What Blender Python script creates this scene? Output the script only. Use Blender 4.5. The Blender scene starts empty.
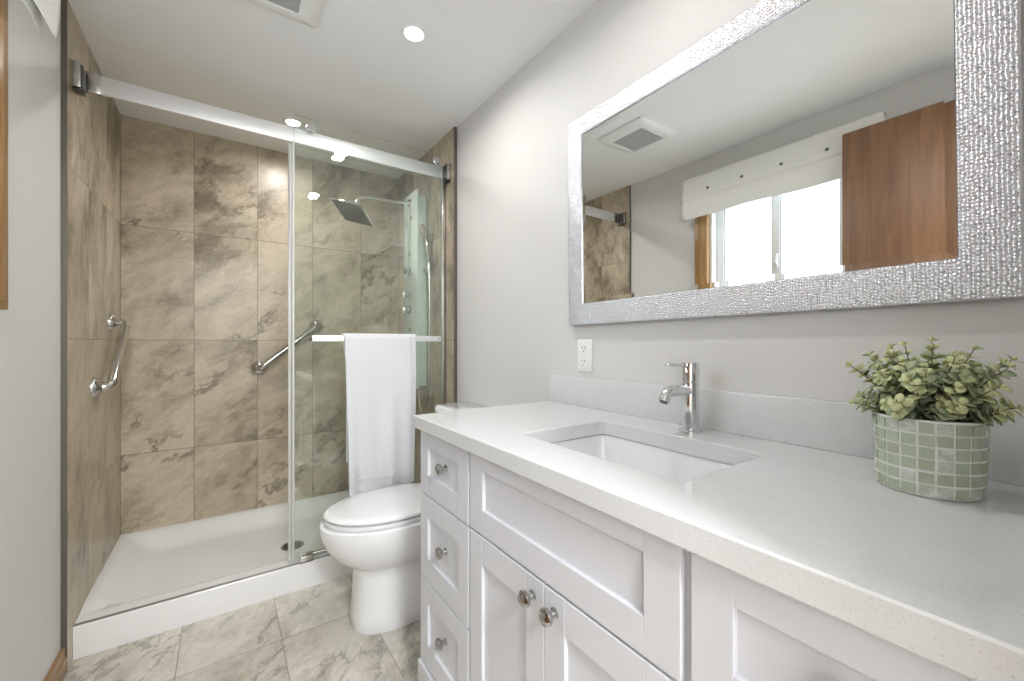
import bpy, bmesh, math, random
import numpy as np
from mathutils import Vector, Matrix

S = bpy.context.scene
COL = S.collection
PI = math.pi
random.seed(7)

# ------------------------------------------------------------------ camera
FPX = 410.61
YAW = math.radians(35.022)
EYE = 1.155
cam_data = bpy.data.cameras.new('camera')
cam_data.sensor_fit = 'HORIZONTAL'
cam_data.sensor_width = 36.0
cam_data.lens = 36.0 * FPX / 1024.0
cam_data.shift_y = (341.88 - 340.5) / 1024.0
cam_data.clip_start = 0.01
camera = bpy.data.objects.new('camera', cam_data)
camera.location = (0, 0, EYE)
camera.rotation_euler = (PI / 2, 0, -YAW)
COL.objects.link(camera)
S.camera = camera

# ------------------------------------------------------------------ world, lights, exposure
S.view_settings.view_transform = 'Standard'
S.view_settings.look = 'None'
S.view_settings.gamma = 1.0
S.view_settings.use_curve_mapping = False
S.view_settings.exposure = 0.06
S.cycles.use_denoising = True
S.cycles.max_bounces = 14
S.cycles.diffuse_bounces = 8
S.cycles.glossy_bounces = 8
S.cycles.transparent_max_bounces = 24
S.cycles.sample_clamp_indirect = 6.0
S.cycles.caustics_reflective = False
S.cycles.caustics_refractive = False

world = bpy.data.worlds.new('world')
S.world = world
world.use_nodes = True
world.node_tree.nodes['Background'].inputs[0].default_value = (0.75, 0.85, 1.0, 1)
world.node_tree.nodes['Background'].inputs[1].default_value = 1.0

DOWNLIGHT_W = 5.0
HALL_FILL_W = 85.0
PANE_STRENGTH = 4.4


def downlight_or_fill(x, y, z, watts, color=(1.0, 0.985, 0.965), size=0.1, spread=168):
    d = bpy.data.lights.new('downlight_or_fill', 'AREA')
    d.shape = 'DISK'
    d.size = size
    d.energy = watts
    d.color = color
    d.spread = math.radians(spread)
    o = bpy.data.objects.new('downlight_or_fill', d)
    o.location = (x, y, z)
    COL.objects.link(o)
    return o


# ------------------------------------------------------------------ room numbers
XL = -0.465      # painted left wall
XLT = -0.451     # tile face left
XR = 1.072       # painted right wall
XRT = 1.054      # tile face right
YB = 2.974       # tiled back wall
YT = 2.07        # where the tile ends
YF = 2.134       # front face of the shower tray
ZC = 2.36        # ceiling
YW = -0.03       # inside face of the wall with the doorway
YH = -1.8        # hall wall

# ------------------------------------------------------------------ materials


def new_mat(name):
    m = bpy.data.materials.new(name)
    m.use_nodes = True
    nt = m.node_tree
    return m, nt, nt.nodes['Principled BSDF']


def simple(name, col, rough=0.5, metal=0.0, spec=0.5, coat=0.0):
    m, nt, b = new_mat(name)
    b.inputs['Base Color'].default_value = (*col, 1)
    b.inputs['Roughness'].default_value = rough
    b.inputs['Metallic'].default_value = metal
    b.inputs['Specular IOR Level'].default_value = spec
    if coat:
        b.inputs['Coat Weight'].default_value = coat
        b.inputs['Coat Roughness'].default_value = 0.05
    return m


class NT:
    """small helper to wire nodes"""

    def __init__(self, nt):
        self.nt = nt

    def n(self, t, **kw):
        x = self.nt.nodes.new(t)
        for k, v in kw.items():
            setattr(x, k, v)
        return x

    def l(self, a, b):
        self.nt.links.new(a, b)

    def val(self, sock, v):
        if hasattr(v, 'links'):
            self.l(v, sock)
        else:
            sock.default_value = v

    def m(self, op, a, b=0.0, c=None):
        x = self.n('ShaderNodeMath', operation=op)
        self.val(x.inputs[0], a)
        self.val(x.inputs[1], b)
        if c is not None:
            self.val(x.inputs[2], c)
        return x.outputs[0]

    def noise(self, vec, scale, detail=4, rough=0.55, dist=0.0):
        x = self.n('ShaderNodeTexNoise')
        self.l(vec, x.inputs['Vector'])
        x.inputs['Scale'].default_value = scale
        x.inputs['Detail'].default_value = detail
        x.inputs['Roughness'].default_value = rough
        x.inputs['Distortion'].default_value = dist
        return x.outputs['Fac']

    def ramp(self, fac, stops):
        x = self.n('ShaderNodeValToRGB')
        cr = x.color_ramp
        while len(cr.elements) < len(stops):
            cr.elements.new(0.5)
        for e, (p, c) in zip(cr.elements, stops):
            e.position = p
            e.color = (*c, 1) if len(c) == 3 else c
        self.l(fac, x.inputs[0])
        return x.outputs[0]

    def mix(self, fac, a, b, blend='MIX'):
        x = self.n('ShaderNodeMix', data_type='RGBA', blend_type=blend)
        self.val(x.inputs[0], fac)
        for s, v in ((x.inputs[6], a), (x.inputs[7], b)):
            if hasattr(v, 'links'):
                self.l(v, s)
            else:
                s.default_value = (*v, 1)
        return x.outputs[2]

    def bump(self, h, strength=0.2, dist=0.002):
        x = self.n('ShaderNodeBump')
        x.inputs['Strength'].default_value = strength
        x.inputs['Distance'].default_value = dist
        self.l(h, x.inputs['Height'])
        return x.outputs[0]


def paint(name, col, rough=0.6, bump=0.05):
    m, nt, b = new_mat(name)
    k = NT(nt)
    tc = k.n('ShaderNodeTexCoord')
    n = k.noise(tc.outputs['Object'], 260, 3, 0.5)
    big = k.noise(tc.outputs['Object'], 1.3, 2, 0.5)
    c = k.mix(big, tuple(x * 0.985 for x in col), tuple(min(1, x * 1.015) for x in col))
    k.l(c, b.inputs['Base Color'])
    b.inputs['Roughness'].default_value = rough
    b.inputs['Specular IOR Level'].default_value = 0.35
    k.l(k.bump(n, bump, 0.001), b.inputs['Normal'])
    return m


def stone_tile(name, axes, origin, size, dark, mid, light, grout, angle, stretch, vein_amt=0.75, scale=2.6, rough=0.32, gw=0.0028):
    """rectangular stone-look tiles: each tile takes its own piece of a veined stone"""
    m, nt, b = new_mat(name)
    k = NT(nt)
    tc = k.n('ShaderNodeTexCoord')
    sp = k.n('ShaderNodeSeparateXYZ')
    k.l(tc.outputs['Object'], sp.inputs[0])
    a = k.m('DIVIDE', k.m('SUBTRACT', sp.outputs[axes[0]], origin[0]), size[0])
    c = k.m('DIVIDE', k.m('SUBTRACT', sp.outputs[axes[1]], origin[1]), size[1])
    ia, ic = k.m('FLOOR', a), k.m('FLOOR', c)
    fa, fc = k.m('FRACT', a), k.m('FRACT', c)
    # distance to the tile edge in metres
    da = k.m('MULTIPLY', k.m('MINIMUM', fa, k.m('SUBTRACT', 1.0, fa)), size[0])
    dc = k.m('MULTIPLY', k.m('MINIMUM', fc, k.m('SUBTRACT', 1.0, fc)), size[1])
    d = k.m('MINIMUM', da, dc)
    gm = k.n('ShaderNodeMapRange', interpolation_type='SMOOTHSTEP')
    k.l(d, gm.inputs[0])
    gm.inputs[1].default_value = gw * 0.35
    gm.inputs[2].default_value = gw * 0.75
    gmask = gm.outputs[0]                      # 0 in the joint, 1 on the tile
    cell = k.n('ShaderNodeCombineXYZ')
    k.l(ia, cell.inputs[0])
    k.l(ic, cell.inputs[1])
    wn = k.n('ShaderNodeTexWhiteNoise', noise_dimensions='3D')
    k.l(cell.outputs[0], wn.inputs[0])
    off = k.n('ShaderNodeVectorMath', operation='SCALE')
    k.l(wn.outputs['Color'], off.inputs[0])
    off.inputs['Scale'].default_value = 9.0
    flat = k.n('ShaderNodeCombineXYZ')
    k.l(sp.outputs[axes[0]], flat.inputs[0])
    k.l(sp.outputs[axes[1]], flat.inputs[1])
    mp = k.n('ShaderNodeMapping')
    k.l(flat.outputs[0], mp.inputs[0])
    mp.inputs['Rotation'].default_value = (0, 0, -angle)
    rot = k.n('ShaderNodeVectorMath', operation='MULTIPLY')
    k.l(mp.outputs[0], rot.inputs[0])
    rot.inputs[1].default_value = (1.0 / stretch, 1.0, 1.0)
    add = k.n('ShaderNodeVectorMath', operation='ADD')
    k.l(rot.outputs[0], add.inputs[0])
    k.l(off.outputs[0], add.inputs[1])
    P0 = add.outputs[0]

    def crinkle(src, sc_, amt):
        nn = k.n('ShaderNodeTexNoise')
        k.l(src, nn.inputs['Vector'])
        nn.inputs['Scale'].default_value = sc_
        nn.inputs['Detail'].default_value = 5
        nn.inputs['Roughness'].default_value = 0.65
        cs = k.n('ShaderNodeVectorMath', operation='SUBTRACT')
        k.l(nn.outputs['Color'], cs.inputs[0])
        cs.inputs[1].default_value = (0.5, 0.5, 0.5)
        ms_ = k.n('ShaderNodeVectorMath', operation='SCALE')
        k.l(cs.outputs[0], ms_.inputs[0])
        ms_.inputs['Scale'].default_value = amt
        ad = k.n('ShaderNodeVectorMath', operation='ADD')
        k.l(src, ad.inputs[0])
        k.l(ms_.outputs[0], ad.inputs[1])
        return ad.outputs[0]

    P = crinkle(crinkle(P0, 4.0, 0.16), 17.0, 0.05)
    n1 = k.noise(P, scale, 10, 0.70, 0.0)
    n2 = k.noise(P, scale * 0.9, 8, 0.66, 0.0)
    n3 = k.noise(P, scale * 9, 8, 0.72, 0.6)
    n4 = k.noise(P, scale * 0.8, 3, 0.5, 0.4)
    base = k.ramp(n1, [(0.37, dark), (0.455, mid), (0.57, light)])
    ridge = k.m('ABSOLUTE', k.m('SUBTRACT', n2, 0.5))
    vein = k.n('ShaderNodeMapRange', interpolation_type='SMOOTHSTEP')
    k.l(ridge, vein.inputs[0])
    vein.inputs[1].default_value = 0.0
    vein.inputs[2].default_value = 0.028
    vein.inputs[3].default_value = 1.0
    vein.inputs[4].default_value = 0.0
    where = k.n('ShaderNodeMapRange', interpolation_type='SMOOTHSTEP')
    k.l(n4, where.inputs[0])
    where.inputs[1].default_value = 0.44
    where.inputs[2].default_value = 0.60
    vm = k.m('MULTIPLY', k.m('MULTIPLY', vein.outputs[0], where.outputs[0]), vein_amt)
    vcol = tuple(x * 0.62 for x in dark)
    colr = k.mix(vm, base, vcol)
    grain = k.ramp(n3, [(0.3, (0.80, 0.80, 0.80)), (0.55, (1.0, 1.0, 1.0)), (0.75, (1.10, 1.09, 1.07))])
    colr = k.mix(1.0, colr, grain, 'MULTIPLY')
    tone = k.m('ADD', 0.93, k.m('MULTIPLY', wn.outputs['Value'], 0.14))
    tcol = k.n('ShaderNodeCombineColor')
    for i in range(3):
        k.l(tone, tcol.inputs[i])
    colr = k.mix(1.0, colr, tcol.outputs[0], 'MULTIPLY')
    colr = k.mix(gmask, grout, colr)
    k.l(colr, b.inputs['Base Color'])
    b.inputs['Roughness'].default_value = rough
    b.inputs['Specular IOR Level'].default_value = 0.45
    hgt = k.m('ADD', k.m('MULTIPLY', gmask, 1.0), k.m('MULTIPLY', n3, 0.25))
    k.l(k.bump(hgt, 0.25, 0.0015), b.inputs['Normal'])
    return m


def wood(name, axis_long, c1, c2, rough=0.35):
    m, nt, b = new_mat(name)
    k = NT(nt)
    tc = k.n('ShaderNodeTexCoord')
    mp = k.n('ShaderNodeMapping')
    k.l(tc.outputs['Object'], mp.inputs[0])
    sc = [22.0, 22.0, 22.0]
    sc[axis_long] = 1.2
    mp.inputs['Scale'].default_value = sc
    n = k.noise(mp.outputs[0], 1.4, 5, 0.6, 0.7)
    fine = k.noise(mp.outputs[0], 9, 4, 0.6, 0.2)
    f = k.m('ADD', k.m('MULTIPLY', n, 0.75), k.m('MULTIPLY', fine, 0.25))
    k.l(k.ramp(f, [(0.35, c1), (0.62, c2)]), b.inputs['Base Color'])
    b.inputs['Roughness'].default_value = rough
    k.l(k.bump(fine, 0.08, 0.001), b.inputs['Normal'])
    return m


def quartz(name):
    m, nt, b = new_mat(name)
    k = NT(nt)
    tc = k.n('ShaderNodeTexCoord')
    n = k.noise(tc.outputs['Object'], 420, 2, 0.5)
    cloud = k.noise(tc.outputs['Object'], 9, 5, 0.6)
    base = k.ramp(cloud, [(0.3, (0.64, 0.65, 0.655)), (0.7, (0.675, 0.685, 0.69))])
    spk = k.ramp(n, [(0.30, (0.80, 0.80, 0.80)), (0.38, (1, 1, 1)), (0.66, (1, 1, 1)), (0.74, (1.06, 1.06, 1.06))])
    k.l(k.mix(1.0, base, spk, 'MULTIPLY'), b.inputs['Base Color'])
    b.inputs['Roughness'].default_value = 0.09
    b.inputs['Specular IOR Level'].default_value = 0.5
    return m


def pane_glass(name, tint, refl0=0.035):
    """clear sheet: straight-through transmission with a facing-dependent mirror reflection"""
    m, nt, b = new_mat(name)
    k = NT(nt)
    nt.nodes.remove(b)
    out = [x for x in nt.nodes if x.type == 'OUTPUT_MATERIAL'][0]
    tr = k.n('ShaderNodeBsdfTransparent')
    tr.inputs[0].default_value = (*tint, 1)
    gl = k.n('ShaderNodeBsdfGlossy')
    gl.inputs['Roughness'].default_value = 0.0
    gl.inputs[0].default_value = (0.95, 1.0, 0.97, 1)
    lw = k.n('ShaderNodeLayerWeight')
    lw.inputs[0].default_value = 0.5
    p = k.m('POWER', lw.outputs['Facing'], 5.0)
    fac = k.m('ADD', k.m('MULTIPLY', p, 0.85), refl0)
    ms = k.n('ShaderNodeMixShader')
    k.l(fac, ms.inputs[0])
    k.l(tr.outputs[0], ms.inputs[1])
    k.l(gl.outputs[0], ms.inputs[2])
    k.l(ms.outputs[0], out.inputs[0])
    return m


def emit(name, col, strength):
    m, nt, b = new_mat(name)
    b.inputs['Base Color'].default_value = (*col, 1)
    b.inputs['Emission Color'].default_value = (*col, 1)
    b.inputs['Emission Strength'].default_value = strength
    return m


def fabric(name, col, scale=900, bump=0.5, dist=0.002):
    m, nt, b = new_mat(name)
    k = NT(nt)
    tc = k.n('ShaderNodeTexCoord')
    n = k.noise(tc.outputs['Object'], scale, 3, 0.6)
    k.l(k.mix(n, tuple(x * 0.95 for x in col), col), b.inputs['Base Color'])
    b.inputs['Roughness'].default_value = 0.9
    b.inputs['Sheen Weight'].default_value = 0.25
    b.inputs['Specular IOR Level'].default_value = 0.2
    k.l(k.bump(n, bump, dist), b.inputs['Normal'])
    return m


M_wall = paint('greige_wall_paint', (0.675, 0.665, 0.65))
M_ceil = paint('white_ceiling_paint', (0.88, 0.89, 0.89), 0.7)
M_hall = paint('hall_wall_paint', (0.85, 0.85, 0.85))
TD, TM, TL = (0.215, 0.175, 0.125), (0.425, 0.358, 0.262), (0.57, 0.49, 0.375)
GROUT = (0.20, 0.165, 0.125)
M_tile_back = stone_tile('beige_stone_tile_back', (0, 2), (XLT, 0.551), (0.3095, 0.6145), TD, TM, TL, GROUT, math.radians(35), 1.75, 0.75, 2.8)
M_tile_side = stone_tile('beige_stone_tile_side', (1, 2), (YB, 0.551), (0.3095, 0.6145), TD, TM, TL, GROUT, math.radians(76), 1.9, 0.5, 3.4)
M_floor = stone_tile('pale_stone_floor_tile', (0, 1), (0.183, 1.82), (0.322, 0.62),
                     (0.31, 0.285, 0.24), (0.52, 0.48, 0.41), (0.64, 0.605, 0.54), (0.27, 0.25, 0.22), math.radians(48), 1.6, 0.6, 3.8, 0.28)
M_oak = wood('honey_oak', 1, (0.24, 0.13, 0.05), (0.38, 0.225, 0.095))
M_oak_up = wood('honey_oak_upright', 2, (0.27, 0.145, 0.05), (0.44, 0.255, 0.10))
M_door = wood('brown_door_veneer', 2, (0.15, 0.072, 0.032), (0.245, 0.122, 0.056), 0.4)
M_trim = simple('dark_tile_edge_metal', (0.17, 0.15, 0.13), 0.4, 0.6)
M_chrome = simple('chrome', (0.74, 0.74, 0.75), 0.06, 1.0)
M_knob = simple('polished_knob_metal', (0.50, 0.495, 0.49), 0.07, 1.0)
M_grab = simple('polished_grab_bar_metal', (0.62, 0.61, 0.59), 0.12, 1.0)
M_nickel = simple('brushed_nickel', (0.58, 0.56, 0.53), 0.24, 1.0)
M_steel = simple('satin_steel', (0.90, 0.90, 0.91), 0.45, 0.85)
M_black = simple('black_rubber', (0.02, 0.02, 0.02), 0.5)
M_dark = simple('dark_metal', (0.10, 0.10, 0.10), 0.35, 0.7)
M_white = simple('white_cabinet_paint', (0.64, 0.65, 0.685), 0.38, 0, 0.4)
M_gap = simple('cabinet_shadow_gap_edge', (0.52, 0.51, 0.51), 0.5)
M_porc = simple('white_porcelain', (0.76, 0.765, 0.775), 0.10, 0, 0.5, 0.4)
M_tray = simple('white_acrylic', (0.76, 0.76, 0.755), 0.16, 0, 0.5, 0.2)
M_plastic = simple('white_plastic', (0.84, 0.84, 0.83), 0.35)
M_slot = simple('dark_slot', (0.03, 0.03, 0.03), 0.6)
M_grille = simple('grey_vent_grille', (0.50, 0.50, 0.49), 0.5)
M_quartz = quartz('white_quartz')
M_glass = pane_glass('clear_shower_glass', (0.970, 0.985, 0.975), 0.045)
M_gedge = simple('green_glass_edge', (0.62, 0.72, 0.68), 0.15)
M_seal = simple('clear_vinyl_seal', (0.62, 0.62, 0.60), 0.3)
M_mirror = simple('mirror_silver', (0.90, 0.915, 0.905), 0.0, 1.0)
M_silver = simple('silver_beaded_frame', (0.70, 0.71, 0.735), 0.24, 0.95)
M_pane = emit('frosted_daylight_pane', (0.78, 0.90, 1.0), PANE_STRENGTH)
M_lens = emit('lit_lamp_lens', (1.0, 0.95, 0.88), 18.0)
M_towel = fabric('white_terry', (0.76, 0.765, 0.79), 700, 0.7, 0.003)
M_shade = fabric('white_linen_shade', (0.80, 0.79, 0.75), 500, 0.2, 0.001)
M_button = simple('grey_button', (0.12, 0.12, 0.12), 0.5)
M_panelglass = simple('pale_green_white_glass', (0.70, 0.80, 0.74), 0.12, 0, 0.5, 0.3)
M_soil = simple('dark_moss', (0.03, 0.035, 0.02), 0.95)
M_grout = simple('white_mosaic_grout', (0.84, 0.86, 0.82), 0.6)
M_stem = simple('brown_stem', (0.13, 0.07, 0.04), 0.7)


def leaf_mat(name, col):
    m, nt, b = new_mat(name)
    k = NT(nt)
    tc = k.n('ShaderNodeTexCoord')
    n = k.noise(tc.outputs['Object'], 120, 3, 0.6)
    k.l(k.mix(n, tuple(x * 0.75 for x in col), tuple(min(1, x * 1.2) for x in col)), b.inputs['Base Color'])
    b.inputs['Roughness'].default_value = 0.55
    b.inputs['Subsurface Weight'].default_value = 0.0
    return m


M_leaf = [leaf_mat('grey_green_leaf', (0.24, 0.30, 0.21)), leaf_mat('sage_leaf', (0.37, 0.44, 0.27)),
          leaf_mat('yellow_green_leaf', (0.60, 0.64, 0.35)), leaf_mat('deep_green_leaf', (0.12, 0.165, 0.11))]


def mosaic_mat(name, c1, c2):
    m, nt, b = new_mat(name)
    k = NT(nt)
    tc = k.n('ShaderNodeTexCoord')
    n = k.noise(tc.outputs['Object'], 70, 6, 0.7, 0.5)
    k.l(k.ramp(n, [(0.42, c1), (0.62, c2)]), b.inputs['Base Color'])
    b.inputs['Roughness'].default_value = 0.18
    return m


M_mos = [mosaic_mat('sage_mosaic', (0.40, 0.46, 0.35), (0.46, 0.52, 0.41)),
         mosaic_mat('pearly_mosaic', (0.44, 0.49, 0.41), (0.68, 0.71, 0.67)),
         mosaic_mat('olive_mosaic', (0.37, 0.42, 0.31), (0.42, 0.48, 0.36))]

# ------------------------------------------------------------------ mesh helpers


class MB:
    """collects shapes in world coordinates; build() links them as ONE mesh object"""

    def __init__(self):
        self.bm = bmesh.new()
        self.mi = 0

    def _tag(self, faces):
        for f in faces:
            f.material_index = self.mi

    def box(self, x0, x1, y0, y1, z0, z1, bev=0.0, seg=2, rot=None):
        bm = self.bm
        nf = len(bm.faces)
        M = Matrix.Translation(((x0 + x1) / 2, (y0 + y1) / 2, (z0 + z1) / 2))
        if rot is not None:
            M = M @ rot
        M = M @ Matrix.Diagonal((abs(x1 - x0), abs(y1 - y0), abs(z1 - z0), 1))
        r = bmesh.ops.create_cube(bm, size=1.0, matrix=M)
        if bev > 0:
            es = list({e for v in r['verts'] for e in v.link_edges})
            bmesh.ops.bevel(bm, geom=es, offset=bev, segments=seg, profile=0.5, affect='EDGES', clamp_overlap=True)
        bm.faces.ensure_lookup_table()
        self._tag(bm.faces[nf:])
        return self

    def rings(self, rings, cap0=True, cap1=True, closed=True):
        bm = self.bm
        vs = [[bm.verts.new(p) for p in r] for r in rings]
        n = len(vs[0])
        fs = []
        for a, b in zip(vs, vs[1:]):
            for i in range(n if closed else n - 1):
                j = (i + 1) % n
                fs.append(bm.faces.new((a[i], a[j], b[j], b[i])))
        if cap0:
            fs.append(bm.faces.new(list(reversed(vs[0]))))
        if cap1:
            fs.append(bm.faces.new(vs[-1]))
        self._tag(fs)
        return self

    def lathe(self, prof, M=Matrix(), seg=32, cap0=True, cap1=True):
        """prof: (radius, height) along local z"""
        rs = []
        for r, h in prof:
            rs.append([M @ Vector((r * math.cos(2 * PI * i / seg), r * math.sin(2 * PI * i / seg), h)) for i in range(seg)])
        return self.rings(rs, cap0, cap1)

    def tube(self, pts, r, seg=12, cap=True):
        pts = [Vector(p) for p in pts]
        rad = r if isinstance(r, (list, tuple)) else [r] * len(pts)
        t0 = (pts[1] - pts[0]).normalized()
        up = Vector((0, 0, 1)) if abs(t0.z) < 0.9 else Vector((1, 0, 0))
        u = t0.cross(up).normalized()
        rs = []
        for i, p in enumerate(pts):
            a = pts[max(i - 1, 0)]
            b = pts[min(i + 1, len(pts) - 1)]
            t = (b - a).normalized()
            u = (u - t * u.dot(t)).normalized()
            v = t.cross(u)
            rs.append([p + (u * math.cos(2 * PI * k / seg) + v * math.sin(2 * PI * k / seg)) * rad[i] for k in range(seg)])
        return self.rings(rs, cap, cap)

    def grid(self, fn, nu, nv):
        bm = self.bm
        vs = [[bm.verts.new(fn(i / nu, j / nv)) for j in range(nv + 1)] for i in range(nu + 1)]
        fs = []
        for i in range(nu):
            for j in range(nv):
                fs.append(bm.faces.new((vs[i][j], vs[i + 1][j], vs[i + 1][j + 1], vs[i][j + 1])))
        self._tag(fs)
        return vs

    def poly(self, pts):
        f = self.bm.faces.new([self.bm.verts.new(p) for p in pts])
        self._tag([f])
        return f

    def build(self, name, mats, parent=None, angle=35, smooth=True, recalc=True):
        me = bpy.data.meshes.new(name)
        if recalc:
            bmesh.ops.recalc_face_normals(self.bm, faces=self.bm.faces)
        if parent is not None:
            off = world_loc(parent)
            bmesh.ops.translate(self.bm, verts=self.bm.verts, vec=-off)
        self.bm.to_mesh(me)
        self.bm.free()
        for m in (mats if isinstance(mats, (list, tuple)) else [mats]):
            me.materials.append(m)
        if smooth:
            me.shade_smooth()
            me.set_sharp_from_angle(angle=math.radians(angle))
        o = bpy.data.objects.new(name, me)
        COL.objects.link(o)
        if parent is not None:
            o.parent = parent
        return o


def world_loc(o):
    v = Vector(o.location)
    while o.parent is not None:
        o = o.parent
        v = v + Vector(o.location)
    return v


def thing(name, label, cat, loc=(0, 0, 0), group=None):
    o = bpy.data.objects.new(name, None)
    o.empty_display_size = 0.05
    COL.objects.link(o)
    o.location = loc
    return tag(o, label, cat, group)


def tag(o, label, cat, group=None):
    o['label'] = label
    o['category'] = cat
    if group:
        o['group'] = group
    return o


def struct(o, label=None, cat=None):
    o['kind'] = 'structure'
    if label:
        o['label'] = label
    if cat:
        o['category'] = cat
    return o


def dup(root, loc, label):
    """copy a thing, its parts and their sub-parts"""
    r = root.copy()
    COL.objects.link(r)
    r.location = loc
    r['label'] = label
    for ch in root.children:
        c = ch.copy()
        COL.objects.link(c)
        c.parent = r
        for g in ch.children:
            d = g.copy()
            COL.objects.link(d)
            d.parent = c
    return r


def frame_x(p, d):
    """matrix at p whose local z looks along d"""
    return Matrix.Translation(p) @ Vector(d).to_track_quat('Z', 'Y').to_matrix().to_4x4()


def arc(c, a0, a1, r, ax, ay, n=6):
    c, ax, ay = Vector(c), Vector(ax), Vector(ay)
    return [c + ax * (r * math.cos(a0 + (a1 - a0) * i / n)) + ay * (r * math.sin(a0 + (a1 - a0) * i / n)) for i in range(n + 1)]


def rrect(x0, x1, y0, y1, r, z, n=5):
    pts = []
    for cx, cy, a in ((x1 - r, y1 - r, 0), (x0 + r, y1 - r, PI / 2), (x0 + r, y0 + r, PI), (x1 - r, y0 + r, 1.5 * PI)):
        for i in range(n + 1):
            t = a + PI / 2 * i / n
            pts.append(Vector((cx + r * math.cos(t), cy + r * math.sin(t), z)))
    return pts


# ------------------------------------------------------------------ setting: shell
T = 0.12
o = MB().box(XL - T, XR + T, YH - T, YB + T, -0.1, 0.0).build('floor', M_floor)
struct(o, 'floor of pale grey and beige stone tiles in front of the shower and toilet', 'floor')
o = MB().box(XL - T, XR + T, YH - T, YB + T, ZC, ZC + 0.1).build('ceiling', M_ceil)
struct(o, 'flat white painted ceiling above the whole bathroom', 'ceiling')
o = MB().box(XR, XR + T, YH - T, YB + T, 0, ZC).build('wall_right', M_wall)
struct(o, 'pale greige painted wall behind the vanity and the mirror', 'wall')
o = MB().box(XL, XR, YB, YB + T, 0, ZC).build('wall_back', M_tile_back)
struct(o, 'beige stone tiled back wall of the shower', 'wall')
# window hole in the left wall
WY0, WY1, WZ0, WZ1 = 0.70, 1.438, 1.318, 2.08
mb = MB()
mb.box(XL - T, XL, YH - T, WY0, 0, ZC)
mb.box(XL - T, XL, WY1, YB + T, 0, ZC)
mb.box(XL - T, XL, WY0, WY1, 0, WZ0)
mb.box(XL - T, XL, WY0, WY1, WZ1, ZC)
o = mb.build('wall_left', M_wall)
struct(o, 'greige painted wall with the window, left of the shower', 'wall')
o = MB().box(XL, XLT, YT, YB, 0, ZC).build('wall_shower_left', M_tile_side)
struct(o, 'beige stone tiled left side wall of the shower with the upright veins', 'wall')
o = MB().box(XRT, XR, YT, YB, 0, ZC).build('wall_shower_right', M_tile_side)
struct(o, 'beige stone tiled right side wall of the shower behind the shower panel', 'wall')
o = MB().box(XL, XLT + 0.0015, YT - 0.004, YT, 0, ZC).build('trim_1', M_trim)
struct(o, 'dark metal strip edging the tiles at the left of the shower', 'trim')
o = MB().box(XRT - 0.0015, XR, YT - 0.004, YT, 0, ZC).build('trim_2', M_trim)
struct(o, 'dark metal strip edging the tiles at the right of the shower', 'trim')
# wall with the doorway and the hall beyond it
DX0, DX1, DZ = -0.345, 0.42, 2.16
mb = MB()
mb.box(XL, DX0, YW - 0.1, YW, 0, ZC)
mb.box(DX1, XR, YW - 0.1, YW, 0, ZC)
mb.box(DX0, DX1, YW - 0.1, YW, DZ, ZC)
struct(mb.build('wall_front', M_wall), 'greige wall with the doorway behind the viewer', 'wall')
struct(MB().box(XL, XR, YH - T, YH, 0, ZC).build('wall_hall', M_hall), 'plain pale hall wall outside the doorway', 'wall')
# oak baseboard on the left wall
mb = MB()
mb.box(XL, XL + 0.012, YW, YT - 0.006, 0, 0.092, 0.003)
mb.box(XL, XL + 0.016, YW, YT - 0.006, 0, 0.06, 0.004)
struct(mb.build('baseboard_left', M_oak), 'honey oak baseboard along the left wall', 'baseboard')

# ------------------------------------------------------------------ setting: window
win = bpy.data.objects.new('window_1', None)
win.location = (XL, (WY0 + WY1) / 2, WZ0)
COL.objects.link(win)
struct(win, 'oak cased sliding window with frosted panes, seen in the mirror', 'window')
cw, ct = 0.086, 0.035
mb = MB()
mb.box(XL, XL + ct, WY1, WY1 + cw, WZ0 - cw, WZ1 + cw, 0.004)
mb.box(XL, XL + ct, WY0 - cw, WY0, WZ0 - cw, WZ1 + cw, 0.004)
mb.box(XL, XL + ct, WY0, WY1, WZ1, WZ1 + cw, 0.004)
mb.box(XL, XL + ct, WY0, WY1, WZ0 - cw, WZ0, 0.004)
mb.box(XL, XL + ct + 0.004, WY1 + 0.02, WY1 + cw - 0.02, WZ0 - cw + 0.02, WZ1 + cw - 0.02, 0.006)
mb.build('casing', M_oak_up, win)
mb = MB()
jx = XL - 0.10
mb.box(jx, XL, WY1 - 0.014, WY1, WZ0, WZ1, 0.002)
mb.box(jx, XL, WY0, WY0 + 0.014, WZ0, WZ1, 0.002)
mb.box(jx, XL, WY0 + 0.014, WY1 - 0.014, WZ1 - 0.014, WZ1, 0.002)
mb.box(jx, XL, WY0 + 0.014, WY1 - 0.014, WZ0, WZ0 + 0.014, 0.002)
mb.build('jamb', M_plastic, win)


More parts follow.
